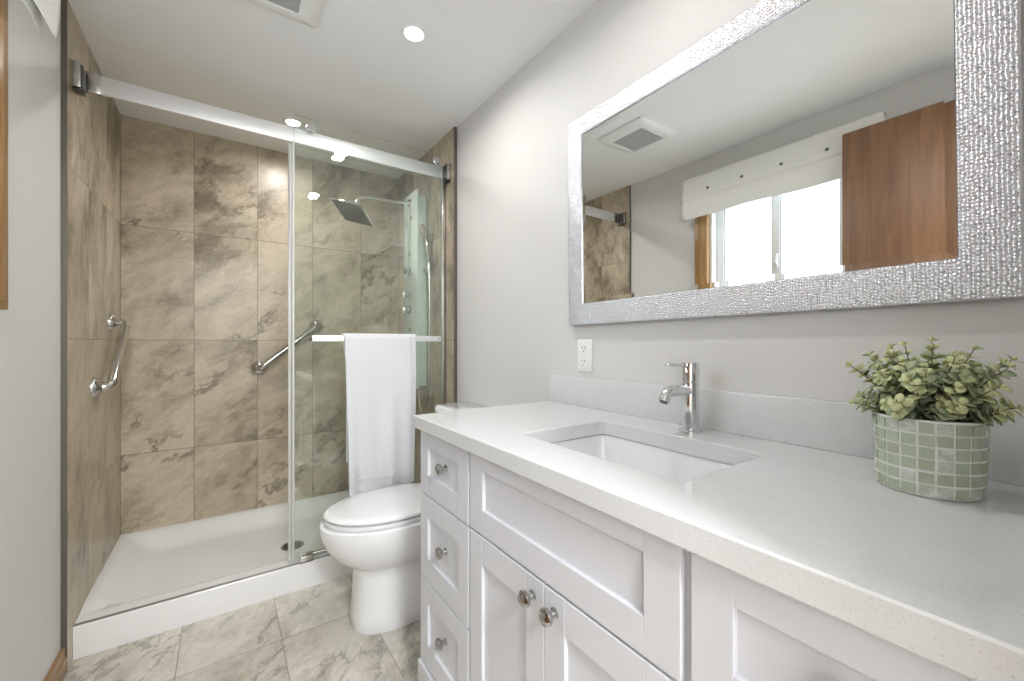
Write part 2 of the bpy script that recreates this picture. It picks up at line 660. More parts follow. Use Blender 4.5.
def sash(y0, y1, x, name):
    f = 0.045
    mb = MB()
    mb.box(x - 0.018, x + 0.018, y0, y0 + f, WZ0 + 0.014, WZ1 - 0.014, 0.003)
    mb.box(x - 0.018, x + 0.018, y1 - f, y1, WZ0 + 0.014, WZ1 - 0.014, 0.003)
    mb.box(x - 0.018, x + 0.018, y0 + f, y1 - f, WZ0 + 0.014, WZ0 + 0.014 + f, 0.003)
    mb.box(x - 0.018, x + 0.018, y0 + f, y1 - f, WZ1 - 0.014 - f, WZ1 - 0.014, 0.003)
    s = mb.build('sash', M_plastic, win)
    MB().box(x - 0.004, x + 0.004, y0 + f, y1 - f, WZ0 + 0.014 + f, WZ1 - 0.014 - f).build('pane', M_pane, s)
    # grey gasket around the pane
    g = MB()
    q = 0.005
    for a in ((y0 + f, y0 + f + q, WZ0 + 0.06, WZ1 - 0.06), (y1 - f - q, y1 - f, WZ0 + 0.06, WZ1 - 0.06)):
        g.box(x + 0.004, x + 0.012, *a)
    g.box(x + 0.004, x + 0.012, y0 + f, y1 - f, WZ0 + 0.059, WZ0 + 0.059 + q)
    g.box(x + 0.004, x + 0.012, y0 + f, y1 - f, WZ1 - 0.059 - q, WZ1 - 0.059)
    g.build('gasket', M_grille, s)
    return s


sash(1.045, WY1 - 0.014, XL - 0.075, 'sash')
s2 = sash(WY0 + 0.014, 1.085, XL - 0.036, 'sash')
mb = MB()
mb.box(XL - 0.018, XL - 0.006, 1.045, 1.06, 1.58, 1.66, 0.004)
mb.box(XL - 0.010, XL + 0.004, 1.048, 1.057, 1.60, 1.625, 0.003)
mb.build('latch', M_steel, win)

# ------------------------------------------------------------------ setting: open door beside the viewer
door = bpy.data.objects.new('door_1', None)
door.location = (-0.33, YW, 0)
COL.objects.link(door)
struct(door, 'brown veneered door standing open over the right of the window, seen in the mirror', 'door')
MB().box(-0.335, -0.300, YW + 0.012, 0.698, 0.012, 2.14, 0.002).build('leaf', M_door, door)
mb = MB()
for zz in (0.25, 1.1, 1.9):
    mb.lathe([(0.006, -0.04), (0.006, 0.04)], Matrix.Translation((-0.297, YW + 0.007, zz)), 10)
mb.build('hinge', M_nickel, door)
mb = MB()
mb.lathe([(0.028, 0), (0.028, 0.005), (0.010, 0.010), (0.010, 0.032), (0.024, 0.040), (0.028, 0.052), (0.022, 0.064), (0.008, 0.068)],
         frame_x((-0.300, 0.638, 0.98), (1, 0, 0)), 24)
mb.build('door_knob', M_nickel, door)

# ------------------------------------------------------------------ shower tray
TX0, TX1, TY0, TY1 = XLT + 0.001, XRT - 0.001, YF, YB - 0.001
RIMZ, FLOORZ, FRONTZ = 0.131, 0.066, 0.121


def sstep(t):
    t = max(0.0, min(1.0, t))
    return t * t * (3 - 2 * t)


def tray_z(x, y):
    ds = min(x - TX0, TX1 - x, TY1 - y)
    df = y - TY0
    side = sstep((ds - 0.012) / 0.16)
    front = sstep((df - 0.065) / 0.12)
    fl = FLOORZ - 0.006 * (1 - min(1, math.hypot(x - 0.30, y - 2.48) / 0.5))
    top = FRONTZ + (RIMZ - FRONTZ) * sstep((df - 0.065) / 0.10)
    z = top + (fl - top) * min(side, front)
    if df < 0.008:
        z -= 0.008 - math.sqrt(max(0, 0.008 ** 2 - (0.008 - df) ** 2))
    return z


tray = thing('shower_tray', 'low white shower tray between the three tiled walls', 'shower tray', ((TX0 + TX1) / 2, (TY0 + TY1) / 2, 0))
mb = MB()
nx = 90
ys = [0, 0.0015, 0.004, 0.008, 0.02, 0.04, 0.065] + [0.065 + 0.12 * i / 10 for i in range(1, 11)]
ys += [0.185 + (TY1 - TY0 - 0.185 - 0.07) * i / 24 for i in range(1, 25)] + [TY1 - TY0 - 0.07 + 0.07 * i / 12 for i in range(1, 13)]
xs = [TX0 + 0.07 * i / 12 for i in range(13)] + [TX0 + 0.07 + (TX1 - TX0 - 0.14) * i / 40 for i in range(1, 40)] + [TX1 - 0.07 + 0.07 * i / 12 for i in range(13)]
bm = mb.bm
vs = [[bm.verts.new((x, TY0 + dy, tray_z(x, TY0 + dy))) for dy in ys] for x in xs]
for i in range(len(xs) - 1):
    for j in range(len(ys) - 1):
        bm.faces.new((vs[i][j], vs[i + 1][j], vs[i + 1][j + 1], vs[i][j + 1]))
lo0 = [bm.verts.new((x, TY0, 0.0)) for x in xs]
lo1 = [bm.verts.new((x, TY1, 0.0)) for x in xs]
for i in range(len(xs) - 1):
    bm.faces.new((vs[i][0], lo0[i], lo0[i + 1], vs[i + 1][0]))
    bm.faces.new((vs[i][-1], vs[i + 1][-1], lo1[i + 1], lo1[i]))
bm.faces.new([vs[0][j] for j in range(len(ys))] + [lo1[0], lo0[0]])
bm.faces.new([vs[-1][j] for j in range(len(ys))] + [lo1[-1], lo0[-1]])
mb.build('basin', M_tray, tray, 40)
dz = tray_z(0.30, 2.48)
MB().box(TX0 + 0.001, TX1 - 0.001, YF + 0.003, YF + 0.011, 0.117, 0.1245, 0.001).build('edge_strip', simple('grey_edge_strip', (0.30, 0.30, 0.29), 0.35, 0.6), tray)
mb = MB()
mb.lathe([(0.056, -0.002), (0.056, 0.003), (0.050, 0.0045), (0.046, 0.0025), (0.046, 0.0)], Matrix.Translation((0.30, 2.48, dz)), 40)
dr = mb.build('drain', M_nickel, tray)
mb = MB()
mb.lathe([(0.045, 0.0), (0.045, 0.0028)], Matrix.Translation((0.30, 2.48, dz)), 32)
g = mb.build('drain_grate', M_dark, dr)

# ------------------------------------------------------------------ shower enclosure
YBAR = 2.168
BZ0, BZ1 = 2.092, 2.160
rail = thing('shower_door_rail', 'flat steel rail running across the top of the shower opening', 'rail', (0.3, YBAR, BZ0))
MB().box(XLT + 0.022, XRT - 0.022, YBAR - 0.006, YBAR + 0.006, BZ0, BZ1, 0.0015).build('bar', M_steel, rail)
for sx, xw in ((1, XLT), (-1, XRT)):
    def bx(mb, a, b_, *r, **kw):
        xa, xb = xw + sx * a, xw + sx * b_
        mb.box(min(xa, xb), max(xa, xb), *r, **kw)
        return mb
    br = bx(MB(), 0.0, 0.028, YBAR - 0.070, YBAR + 0.012, BZ0 - 0.020, BZ1 + 0.002, bev=0.002).build('wall_bracket', M_nickel, rail)
    bx(MB(), 0.0285, 0.068 if sx > 0 else 0.034, YBAR - 0.0085, YBAR + 0.0085, BZ0 - 0.003, BZ1 + 0.003, bev=0.001).build('bar_sleeve', M_nickel, rail)
    mb = MB()
    bx(mb, 0.0281, 0.032, YBAR - 0.066, YBAR - 0.012, BZ0 - 0.016, BZ1 - 0.006, bev=0.001)
    bx(mb, 0.006, 0.030, YBAR - 0.060, YBAR - 0.014, BZ0 - 0.026, BZ0 - 0.0205, bev=0.001)
    mb.build('clamp_pad', M_dark, br)


def glass_panel(x0, x1, y, z0, z1, name, parent):
    th = 0.004
    mb = MB()
    mb.poly([(x0, y - th, z0), (x1, y - th, z0), (x1, y - th, z1), (x0, y - th, z1)])
    mb.poly([(x1, y + th, z0), (x0, y + th, z0), (x0, y + th, z1), (x1, y + th, z1)])
    mb.mi = 1
    mb.poly([(x0, y - th, z0), (x0, y - th, z1), (x0, y + th, z1), (x0, y + th, z0)])
    mb.poly([(x1, y + th, z0), (x1, y + th, z1), (x1, y - th, z1), (x1, y - th, z0)])
    mb.poly([(x0, y - th, z1), (x1, y - th, z1), (x1, y + th, z1), (x0, y + th, z1)])
    mb.poly([(x0, y + th, z0), (x1, y + th, z0), (x1, y - th, z0), (x0, y - th, z0)])
    bmesh.ops.remove_doubles(mb.bm, verts=mb.bm.verts, dist=1e-5)
    return mb.build(name, [M_glass, M_gedge], parent, smooth=False)


YFIX = 2.186
fx = thing('fixed_glass_panel', 'fixed clear glass shower panel behind the sliding door, next to the right tiled wall', 'glass panel', (0.66, YFIX, 0.125))
glass_panel(0.262, XRT - 0.004, YFIX, 0.126, 2.088, 'glass_sheet', fx)
MB().box(0.246, 0.260, YFIX - 0.006, YFIX + 0.006, 0.126, 2.088, 0.002).build('edge_seal', M_seal, fx)
MB().box(XRT - 0.020, XRT - 0.001, YFIX - 0.011, YFIX + 0.011, 0.126, 2.088, 0.002).build('wall_channel', M_nickel, fx)
MB().box(0.30, XRT - 0.02, YFIX - 0.010, YFIX + 0.010, 0.1235, 0.137, 0.002).build('bottom_channel', M_nickel, fx)

YD = 2.148
sd = thing('sliding_shower_door', 'clear glass sliding shower door pushed to the right, with a towel bar', 'shower door', (0.63, YD, 0.14))
glass_panel(0.268, 1.018, YD, 0.142, 2.215, 'glass_sheet', sd)
MB().box(0.258, 0.2675, YD - 0.005, YD + 0.005, 0.142, 2.090, 0.002).build('edge_seal', M_seal, sd)
for x in (0.338, 0.978):
    mb = MB()
    mb.lathe([(0.006, -0.002), (0.019, -0.001), (0.021, 0.004), (0.021, 0.010), (0.017, 0.014), (0.004, 0.015)], frame_x((x, YD - 0.004, 2.1735), (0, -1, 0)), 28)
    mb.lathe([(0.009, 0), (0.009, 0.016)], frame_x((x, YD + 0.004, 2.1735), (0, 1, 0)), 16)
    r = mb.build('roller', M_chrome, sd)
    MB().lathe([(0.008, 0.0), (0.0128, 0.001), (0.0128, 0.011), (0.008, 0.012)], frame_x((x, YD + 0.0145, 2.1735), (0, 1, 0)), 28).build('roller_wheel', M_dark, r)
# towel bar on the door
YTB = 2.098
MB().box(0.335, 0.985, YTB - 0.005, YTB + 0.005, 1.157, 1.186, 0.0015).build('towel_bar', M_steel, sd)
for x in (0.347, 0.973):
    MB().lathe([(0.013, 0), (0.013, YD - 0.004 - YTB - 0.005)], frame_x((x, YTB + 0.005, 1.1715), (0, 1, 0)), 20).build('standoff', M_dark, sd)
    MB().lathe([(0.004, 0), (0.004, 0.0012)], frame_x((x, YTB - 0.005, 1.1715), (0, -1, 0)), 12).build('bar_screw', M_nickel, sd)
gd = thing('door_guide', 'small clear and steel door guide on the tray edge below the sliding door', 'door guide', (0.315, 2.15, 0.121))
mb = MB()
mb.box(0.290, 0.345, YD - 0.020, YD - 0.007, 0.1215, 0.152, 0.002)
mb.box(0.290, 0.345, YD + 0.007, YD + 0.020, 0.1215, 0.152, 0.002)
mb.box(0.290, 0.345, YD - 0.020, YD + 0.020, 0.1205, 0.128, 0.001)
mb.build('body', M_nickel, gd)

# ------------------------------------------------------------------ towel
def towel():
    x0, x1 = 0.470, 0.838
    zt = 1.186
    front = 0.775
    back = 0.62
    rb = 0.012
    L = [(s) for s in np.linspace(0, 1, 120)]
    mb = MB()

    def prof(s):
        # path from the bottom of the front fall, over the bar, down the back
        tot = front + PI * rb + back
        d = s * tot
        if d < front:
            return (YTB - rb, zt - front + d, 1.0)
        d2 = d - front
        if d2 < PI * rb:
            a = d2 / rb
            return (YTB - rb * math.cos(a), zt + 0.6 * rb * math.sin(a), 0.0)
        d3 = d2 - PI * rb
        return (YTB + rb, zt - d3, 0.0)

    def fn(u, s):
        y, z, w = prof(s)
        h = max(0.0, zt - z)
        x = x0 + (x1 - x0) * u
        if w > 0:
            k = min(1.0, h / 0.5)
            cx = 0.660
            x = cx + (x - cx) * (1 - 0.055 * k) + 0.010 * k * (1 - u)
            x += 0.004 * math.sin(7 * z + 2 * u)
            y -= 0.004 + 0.020 * k * (0.5 + 0.5 * math.sin(9.5 * u + 0.8 + 0.9 * math.sin(3 * z))) * (0.5 + 0.5 * k)
            y -= 0.006 * k * math.sin(21 * u + 2.2 * z)
            if u > 0.93 or u < 0.05:
                y += 0.004
            for b0 in (0.520, 0.500, 0.480, 0.545):
                y -= 0.0035 * math.exp(-((z - b0) / 0.004) ** 2)
            if z < zt - front + 0.03:
                y -= 0.003 * math.exp(-((z - (zt - front) - 0.012) / 0.009) ** 2)
        elif h > 0.02:
            x = 0.656 + (x - 0.656) * (1 - 0.10 * min(1.0, h / 0.15))
        return (x, y, z)

    mb.grid(fn, 60, 190)
    o = mb.build('towel', M_towel, None, 60)
    m = o.modifiers.new('thickness', 'SOLIDIFY')
    m.thickness = 0.008
    m.offset = 1.0 if False else 0.0
    return o


tw = towel()
tag(tw, 'white terry towel folded over the bar on the glass shower door', 'towel')

# ------------------------------------------------------------------ shower panel on the right tiled wall
PX = 0.985
sp = thing('shower_column', 'pale green glass shower column with knobs and overhead shower arm, on the right tiled wall', 'shower panel', (1.02, 2.55, 0.86))
MB().box(PX + 0.006, XRT, 2.446, 2.655, 0.875, 2.080, 0.006).build('body', M_panelglass, sp)
mb = MB()
mb.box(PX, PX + 0.008, 2.432, 2.668, 0.86, 2.112, 0.002)
mb.build('front_plate', M_panelglass, sp)
for z, r in ((1.613, 0.019), (1.462, 0.025), (1.364, 0.025)):
    mb = MB()
    mb.lathe([(r + 0.006, 0), (r + 0.006, 0.004), (r, 0.008), (r, 0.032), (r - 0.003, 0.036)], frame_x((PX, 2.565, z), (-1, 0, 0)), 28)
    kb = mb.build('knob', M_knob, sp)
    if z < 1.6:
        MB().box(PX - 0.044, PX - 0.034, 2.559, 2.571, z - r, z + r, 0.003).build('knob_grip', M_chrome, kb)
for z, dy in ((1.93, 0.04), (1.95, -0.03), (1.72, 0.0), (1.233, 0.0)):
    MB().lathe([(0.013, 0), (0.013, 0.004), (0.008, 0.007), (0.003, 0.007)], frame_x((PX, 2.56 + dy, z), (-1, 0, 0)), 20).build('jet', M_nickel, sp)
mb = MB()
HC = Vector((0.626, 2.55, 1.922))
HR = (Matrix.Rotation(math.radians(-45.5), 4, 'Z') @ Matrix.Rotation(math.radians(15.3), 4, 'Y') @ Matrix.Rotation(math.radians(-22.1), 4, 'X'))
up = HR @ Vector((0, 0, 1))
neck = HC + up * 0.055
mb.tube([(PX, 2.556, 2.052), (0.90, 2.555, 2.046), (0.75, 2.552, 2.036), (neck.x + 0.03, 2.551, 2.026), (neck.x + 0.012, neck.y, 2.018), tuple(neck + Vector((0, 0, 0.02)))], 0.0095, 12)
mb.lathe([(0.027, 0), (0.027, 0.006), (0.012, 0.010)], frame_x((PX, 2.556, 2.052), (-1, 0, 0)), 24)
arm = mb.build('shower_arm', M_chrome, sp)
mb = MB()
Mh = Matrix.Translation(HC) @ HR
mb.box(HC.x - 0.10, HC.x + 0.10, HC.y - 0.10, HC.y + 0.10, HC.z, HC.z + 0.010, 0.002, 2, None)
for v in mb.bm.verts:
    v.co = Mh @ (v.co - HC)
mb.lathe([(0.022, 0.010), (0.020, 0.020), (0.012, 0.026), (0.015, 0.036), (0.018, 0.046), (0.015, 0.058), (0.010, 0.064)], Mh, 24)
hd = mb.build('shower_head', M_chrome, sp)
mb = MB()
mb.box(-0.094, 0.094, -0.094, 0.094, -0.0015, 0.0005)
for i in range(13):
    for j in range(13):
        mb.lathe([(0.0026, -0.0015), (0.0016, -0.0035)], Matrix.Translation((-0.084 + 0.014 * i, -0.084 + 0.014 * j, 0)), 6)
for v in mb.bm.verts:
    v.co = Mh @ v.co
mb.build('nozzle_face', M_dark if False else simple('grey_nozzle_face', (0.20, 0.20, 0.19), 0.45, 0.2), hd)
mb = MB()
mb.box(1.022, 1.040, 2.366, 2.447, 1.602, 1.620, 0.004)
mb.lathe([(0.0165, -0.022), (0.018, 0.0), (0.020, 0.022)], Matrix.Translation((1.030, 2.360, 1.613)), 20)
mb.build('holder', M_chrome, sp)

hs = thing('hand_shower', 'slim chrome hand shower with a hose, hanging on the near side of the shower column', 'hand shower', (1.01, 2.39, 1.6))
mb = MB()
mb.tube([(1.031, 2.359, 1.575), (1.030, 2.360, 1.62), (1.024, 2.366, 1.70), (1.014, 2.375, 1.79)], [0.0085, 0.010, 0.011, 0.012], 14)
mb.build('handle', M_chrome, hs)
mb = MB()
hm = frame_x((1.006, 2.384, 1.835), (-0.90, -0.10, -0.35))
mb.lathe([(0.010, -0.018), (0.030, -0.012), (0.034, 0.0), (0.033, 0.008), (0.028, 0.010)], hm @ Matrix.Diagonal((0.75, 1.5, 1, 1)), 28)
mb.build('spray_head', M_chrome, hs)
mb = MB()
hp = [(1.031, 2.359, 1.578), (1.032, 2.358, 1.50), (1.034, 2.358, 1.30), (1.034, 2.358, 1.05), (1.032, 2.362, 0.84), (1.026, 2.385, 0.74), (1.02, 2.425, 0.70), (1.015, 2.465, 0.74), (1.012, 2.485, 0.858)]
mb.tube(hp, 0.0065, 10)
mb.build('hose', M_nickel, hs)

shf = thing('corner_shelf', 'thin steel edged glass shelf in the back right corner of the shower', 'shelf', (0.99, 2.82, 1.79))
MB().box(0.932, XRT, 2.672, YB, 1.794, 1.801, 0.001).build('shelf_plate', M_glass, shf)
mb = MB()
mb.box(0.926, 0.932, 2.664, YB, 1.791, 1.803, 0.001)
mb.box(0.932, XRT, 2.664, 2.671, 1.791, 1.803, 0.001)
mb.build('edge_rim', M_nickel, shf)

# ------------------------------------------------------------------ grab bars
def grab_bar(name, a, b, nrm, label):
    a, b, n = Vector(a), Vector(b), Vector(nrm)
    t = (b - a).normalized()
    so = 0.058
    r = 0.032
    root = thing(name, label, 'grab bar', tuple(a), 'slanted grab bars in the shower')
    pts = [a + n * 0.004, a + n * (so - r)]
    pts += [a + t * (r - r * math.cos(q)) + n * (so - r + r * math.sin(q)) for q in (PI / 12, PI / 6, PI / 4, PI / 3, 5 * PI / 12, PI / 2)]
    pts += [b - t * (r - r * math.cos(q)) + n * (so - r + r * math.sin(q)) for q in (PI / 2, 5 * PI / 12, PI / 3, PI / 4, PI / 6, PI / 12)]
    pts += [b + n * (so - r), b + n * 0.004]
    MB().tube(pts, 0.0185, 18).build('bar', M_grab, root, 50)
    for p in (a, b):
        MB().lathe([(0.043, 0.0), (0.043, 0.006), (0.039, 0.013), (0.030, 0.022), (0.0225, 0.029), (0.0188, 0.031)], frame_x(p, n), 32).build('flange', M_grab, root)
    return root


grab_bar('grab_bar', (XLT, 2.415, 0.965), (XLT, 2.735, 1.250), (1, 0, 0), 'chrome grab bar on the left tiled wall of the shower')
grab_bar('grab_bar', (0.176, YB, 0.994), (0.498, YB, 1.260), (0, -1, 0), 'chrome grab bar on the back tiled wall, its top end behind the glass door')

# ------------------------------------------------------------------ toilet
toi = thing('toilet', 'white one-sided skirted toilet with closed lid, between the shower and the vanity', 'toilet', (0.66, 1.74, 0))
toi['label'] = 'white toilet with closed lid between the shower and the vanity'
TYC = 1.74


def egg(xf, xw, xb, hw, z, n=64, pf=2.0, pb=3.2):
    """outline: front tip xf, widest at xw, back end xb, half width hw"""
    pts = []
    for i in range(n):
        t = 2 * PI * i / n
        c, s = math.cos(t), math.sin(t)
        if c < 0:
            p, a = pf, xw - xf
        else:
            p, a = pb, xb - xw
        x = xw + a * math.copysign(abs(c) ** (2 / p), c)
        y = TYC + hw * math.copysign(abs(s) ** (2 / p), s)
        pts.append((x, y, z))
    return pts


mb = MB()
secs = [(0.424, 0.60, 1.00, 0.122, 0.0, 2.5, 4), (0.420, 0.60, 1.00, 0.125, 0.006, 2.5, 4), (0.424, 0.60, 1.00, 0.123, 0.05, 2.5, 4),
        (0.430, 0.60, 0.99, 0.121, 0.13, 2.5, 4), (0.435, 0.60, 0.98, 0.120, 0.215, 2.5, 4), (0.433, 0.60, 0.98, 0.121, 0.244, 2.4, 4),
        (0.410, 0.60, 0.97, 0.130, 0.256, 2.3, 3.8), (0.386, 0.60, 0.96, 0.146, 0.274, 2.2, 3.6), (0.352, 0.595, 0.95, 0.164, 0.304, 2.1, 3.4),
        (0.326, 0.59, 0.95, 0.178, 0.342, 2.05, 3.2), (0.309, 0.585, 0.94, 0.188, 0.384, 2.0, 3.2), (0.303, 0.58, 0.94, 0.191, 0.412, 2.0, 3.2),
        (0.306, 0.58, 0.94, 0.189, 0.428, 2.0, 3.2), (0.318, 0.58, 0.93, 0.179, 0.434, 2.0, 3.2)]
mb.rings([egg(a, b, c, d, z, 64, pf, pb) for a, b, c, d, z, pf, pb in secs])
mb.build('bowl', M_porc, toi, 50)
mb = MB()
mb.rings([egg(a, 0.58, c, d, z, 64, 2.0, 3.4) for a, c, d, z in
          ((0.330, 0.795, 0.174, 0.4365), (0.320, 0.800, 0.181, 0.438), (0.317, 0.802, 0.183, 0.445), (0.320, 0.800, 0.181, 0.4525), (0.332, 0.795, 0.173, 0.454))])
mb.build('seat', M_porc, toi, 50)
mb = MB()
mb.rings([egg(a, 0.58, c, d, z, 64, 2.0, 3.4) for a, c, d, z in
          ((0.332, 0.80, 0.173, 0.4585), (0.322, 0.805, 0.181, 0.460), (0.318, 0.808, 0.183, 0.466), (0.322, 0.806, 0.180, 0.473),
           (0.340, 0.798, 0.166, 0.4785), (0.40, 0.77, 0.125, 0.482), (0.50, 0.70, 0.06, 0.4835))])
mb.build('lid', M_porc, toi, 50)
for dy in (-0.075, 0.075):
    MB().lathe([(0.014, -0.022), (0.014, 0.022)], frame_x((0.815, TYC + dy, 0.452), (0, 1, 0)), 16).build('hinge', M_plastic, toi)


def tank_ring(x0, x1, hw, r, z):
    return rrect(x0, x1, TYC - hw, TYC + hw, r, z, 6)


mb = MB()
mb.rings([tank_ring(0.905, 1.060, 0.165, 0.03, 0.415), tank_ring(0.895, 1.062, 0.175, 0.035, 0.45), tank_ring(0.880, 1.064, 0.190, 0.04, 0.62), tank_ring(0.876, 1.064, 0.193, 0.04, 0.800)])
mb.build('tank', M_porc, toi, 50)
mb = MB()
mb.rings([tank_ring(0.874, 1.066, 0.195, 0.04, 0.8015), tank_ring(0.866, 1.068, 0.203, 0.045, 0.805), tank_ring(0.866, 1.068, 0.203, 0.045, 0.826),
          tank_ring(0.870, 1.067, 0.199, 0.042, 0.834), tank_ring(0.882, 1.064, 0.188, 0.035, 0.838)])
mb.build('tank_lid', M_porc, toi, 50)
mb = MB()
mb.lathe([(0.020, 0), (0.020, 0.003), (0.016, 0.005), (0.004, 0.005)], Matrix.Translation((0.97, TYC, 0.838)), 24)
mb.build('flush_button', M_chrome, toi)

# ------------------------------------------------------------------ vanity
VY1, VY0 = 1.238, 0.006
XF = 0.512          # face of the fronts
XC0 = XF + 0.014    # face of the carcass
KZ = 0.882          # underside of the worktop
van = thing('vanity_cabinet', 'long white shaker vanity cabinet with chrome knobs under the quartz worktop', 'vanity', (0.79, (VY0 + VY1) / 2, 0))
mb = MB()
mb.box(XC0, XC0 + 0.018, VY0, VY1, 0.10, KZ - 0.002)                     # face frame
mb.box(XC0 + 0.018, XR - 0.002, VY1 - 0.016, VY1, 0.0, KZ - 0.002)       # end panels
mb.box(XC0 + 0.018, XR - 0.002, VY0, VY0 + 0.016, 0.0, KZ - 0.002)
mb.box(XC0 + 0.018, XR - 0.002, VY0 + 0.016, VY1 - 0.016, 0.10, 0.116)
mb.box(XR - 0.012, XR - 0.002, VY0 + 0.016, VY1 - 0.016, 0.116, KZ - 0.002)
mb.build('carcass', M_white, van)
mb = MB()
mb.box(XF - 0.008, XC0 + 0.012, VY0, VY1 + 0.006, 0.0, 0.146, 0.003)
mb.build('plinth', M_white, van)


def front(name, y0, y1, z0, z1, st, rt, rb, knob=None):
    """shaker front: stiles, rails and a recessed panel; y0 < y1, face looks to -x"""
    g = 0.0012
    mb = MB()
    mb.box(XF, XC0 - 0.001, y0, y0 + st, z0, z1, g)
    mb.box(XF, XC0 - 0.001, y1 - st, y1, z0, z1, g)
    mb.box(XF + 0.0002, XC0 - 0.001, y0 + st, y1 - st, z1 - rt, z1, g)
    mb.box(XF + 0.0002, XC0 - 0.001, y0 + st, y1 - st, z0, z0 + rb, g)
    mb.box(XF + 0.009, XC0 - 0.002, y0 + st - 0.004, y1 - st + 0.004, z0 + rb - 0.004, z1 - rt + 0.004)
    f = mb.build(name, M_white, van, smooth=False)
    if knob:
        xk = XF if len(knob) == 2 else XF + 0.009
        kn = MB().lathe([(0.0105, 0), (0.0105, 0.002), (0.0065, 0.004), (0.0058, 0.011), (0.0085, 0.0145), (0.0150, 0.0175),
                         (0.0168, 0.0215), (0.0162, 0.0255), (0.0125, 0.0285), (0.0115, 0.0280), (0.007, 0.0305), (0.0015, 0.0312)],
                        frame_x((xk, knob[0], knob[1]), (-1, 0, 0)), 32).build('knob', M_knob, f)
    return f


G = 0.0025
for ya, yb in ((0.927, VY1), (VY0, 0.313)):
    ym = (ya + yb) / 2
    front('drawer', ya, yb, 0.683, 0.876, 0.056, 0.047, 0.062, (ym - 0.008, 0.792, 1))
    front('drawer', ya, yb, 0.417, 0.678, 0.056, 0.060, 0.066, (ym - 0.008, 0.553, 1))
    front('drawer', ya, yb, 0.154, 0.412, 0.056, 0.060, 0.066, (ym - 0.008, 0.295, 1))
front('false_front', 0.3285, 0.917, 0.686, 0.876, 0.061, 0.036, 0.060)
front('door', 0.622 + G / 2, 0.917, 0.154, 0.680, 0.058, 0.066, 0.062, (0.657, 0.642))
front('door', 0.3285, 0.622 - G / 2, 0.154, 0.680, 0.058, 0.066, 0.062, (0.590, 0.642))

# worktop with the sink cut-out
SX0, SX1, SY0, SY1 = 0.616, 0.920, 0.396, 0.842
KT = 0.922
CX0, CY0, CY1 = 0.4935, -0.024, 1.251
mb = MB()
bm = mb.bm
outer = [bm.verts.new(p) for p in ((CX0, CY0, KT), (XR - 0.001, CY0, KT), (XR - 0.001, CY1, KT), (CX0, CY1, KT))]
inner = [bm.verts.new(p) for p in rrect(SX0, SX1, SY0, SY1, 0.022, KT, 6)]
es = [bm.edges.new((a[i], a[(i + 1) % len(a)])) for a in (outer, inner) for i in range(len(a))]
r = bmesh.ops.triangle_fill(bm, use_beauty=True, use_dissolve=False, edges=es)
fs = [x for x in r['geom'] if isinstance(x, bmesh.types.BMFace)]
ext = bmesh.ops.extrude_face_region(bm, geom=fs)
bmesh.ops.translate(bm, vec=(0, 0, -0.040), verts=[v for v in ext['geom'] if isinstance(v, bmesh.types.BMVert)])
top = mb.build('worktop', M_quartz, None, 30)
bv = top.modifiers.new('eased_edge', 'BEVEL')
bv.width = 0.003
bv.segments = 2
bv.limit_method = 'ANGLE'
bv.angle_limit = math.radians(60)
tag(top, 'white speckled quartz worktop with a sink cut-out on the vanity', 'worktop')
bs = MB().box(XR - 0.018, XR - 0.0005, CY0 + 0.01, 1.252, KT + 0.0003, 1.028, 0.0015).build('backsplash', M_quartz)
tag(bs, 'low white quartz upstand along the wall behind the faucet', 'backsplash')

# sink
snk = thing('sink', 'white rectangular undermount sink in the worktop, below the faucet', 'sink', (0.7735, 0.616, 0.75))
mb = MB()


def sring(d, r, z):
    return rrect(SX0 - d, SX1 + d, SY0 - d, SY1 + d, r, z, 8)


mb.rings([sring(0.030, 0.03, 0.880), sring(0.004, 0.026, 0.8805), sring(0.002, 0.026, 0.876), sring(-0.004, 0.03, 0.850), sring(-0.014, 0.035, 0.800),
          sring(-0.020, 0.040, 0.782), sring(-0.032, 0.045, 0.770), sring(-0.060, 0.05, 0.764), sring(-0.120, 0.02, 0.760)], False, True)
mb.rings([sring(0.030, 0.03, 0.880), sring(0.030, 0.03, 0.872), sring(0.010, 0.03, 0.866), sring(-0.004, 0.04, 0.790), sring(-0.03, 0.05, 0.755), sring(-0.10, 0.03, 0.748)], False, True)
mb.build('basin', M_porc, snk, 45, recalc=True)
mb = MB()
mb.lathe([(0.024, 0.0), (0.024, 0.003), (0.019, 0.004), (0.017, 0.002), (0.004, 0.003)], Matrix.Translation((0.775, 0.616, 0.7602)), 28)
mb.build('drain', M_chrome, snk)
mb = MB()
mb.lathe([(0.0065, 0), (0.0065, 0.0006), (0.0045, 0.0008), (0.004, 0.0003)], frame_x((SX1 - 0.0030, 0.61, 0.850), (-1, 0, 0.2)), 24)
mb.build('overflow_ring', M_plastic, snk)

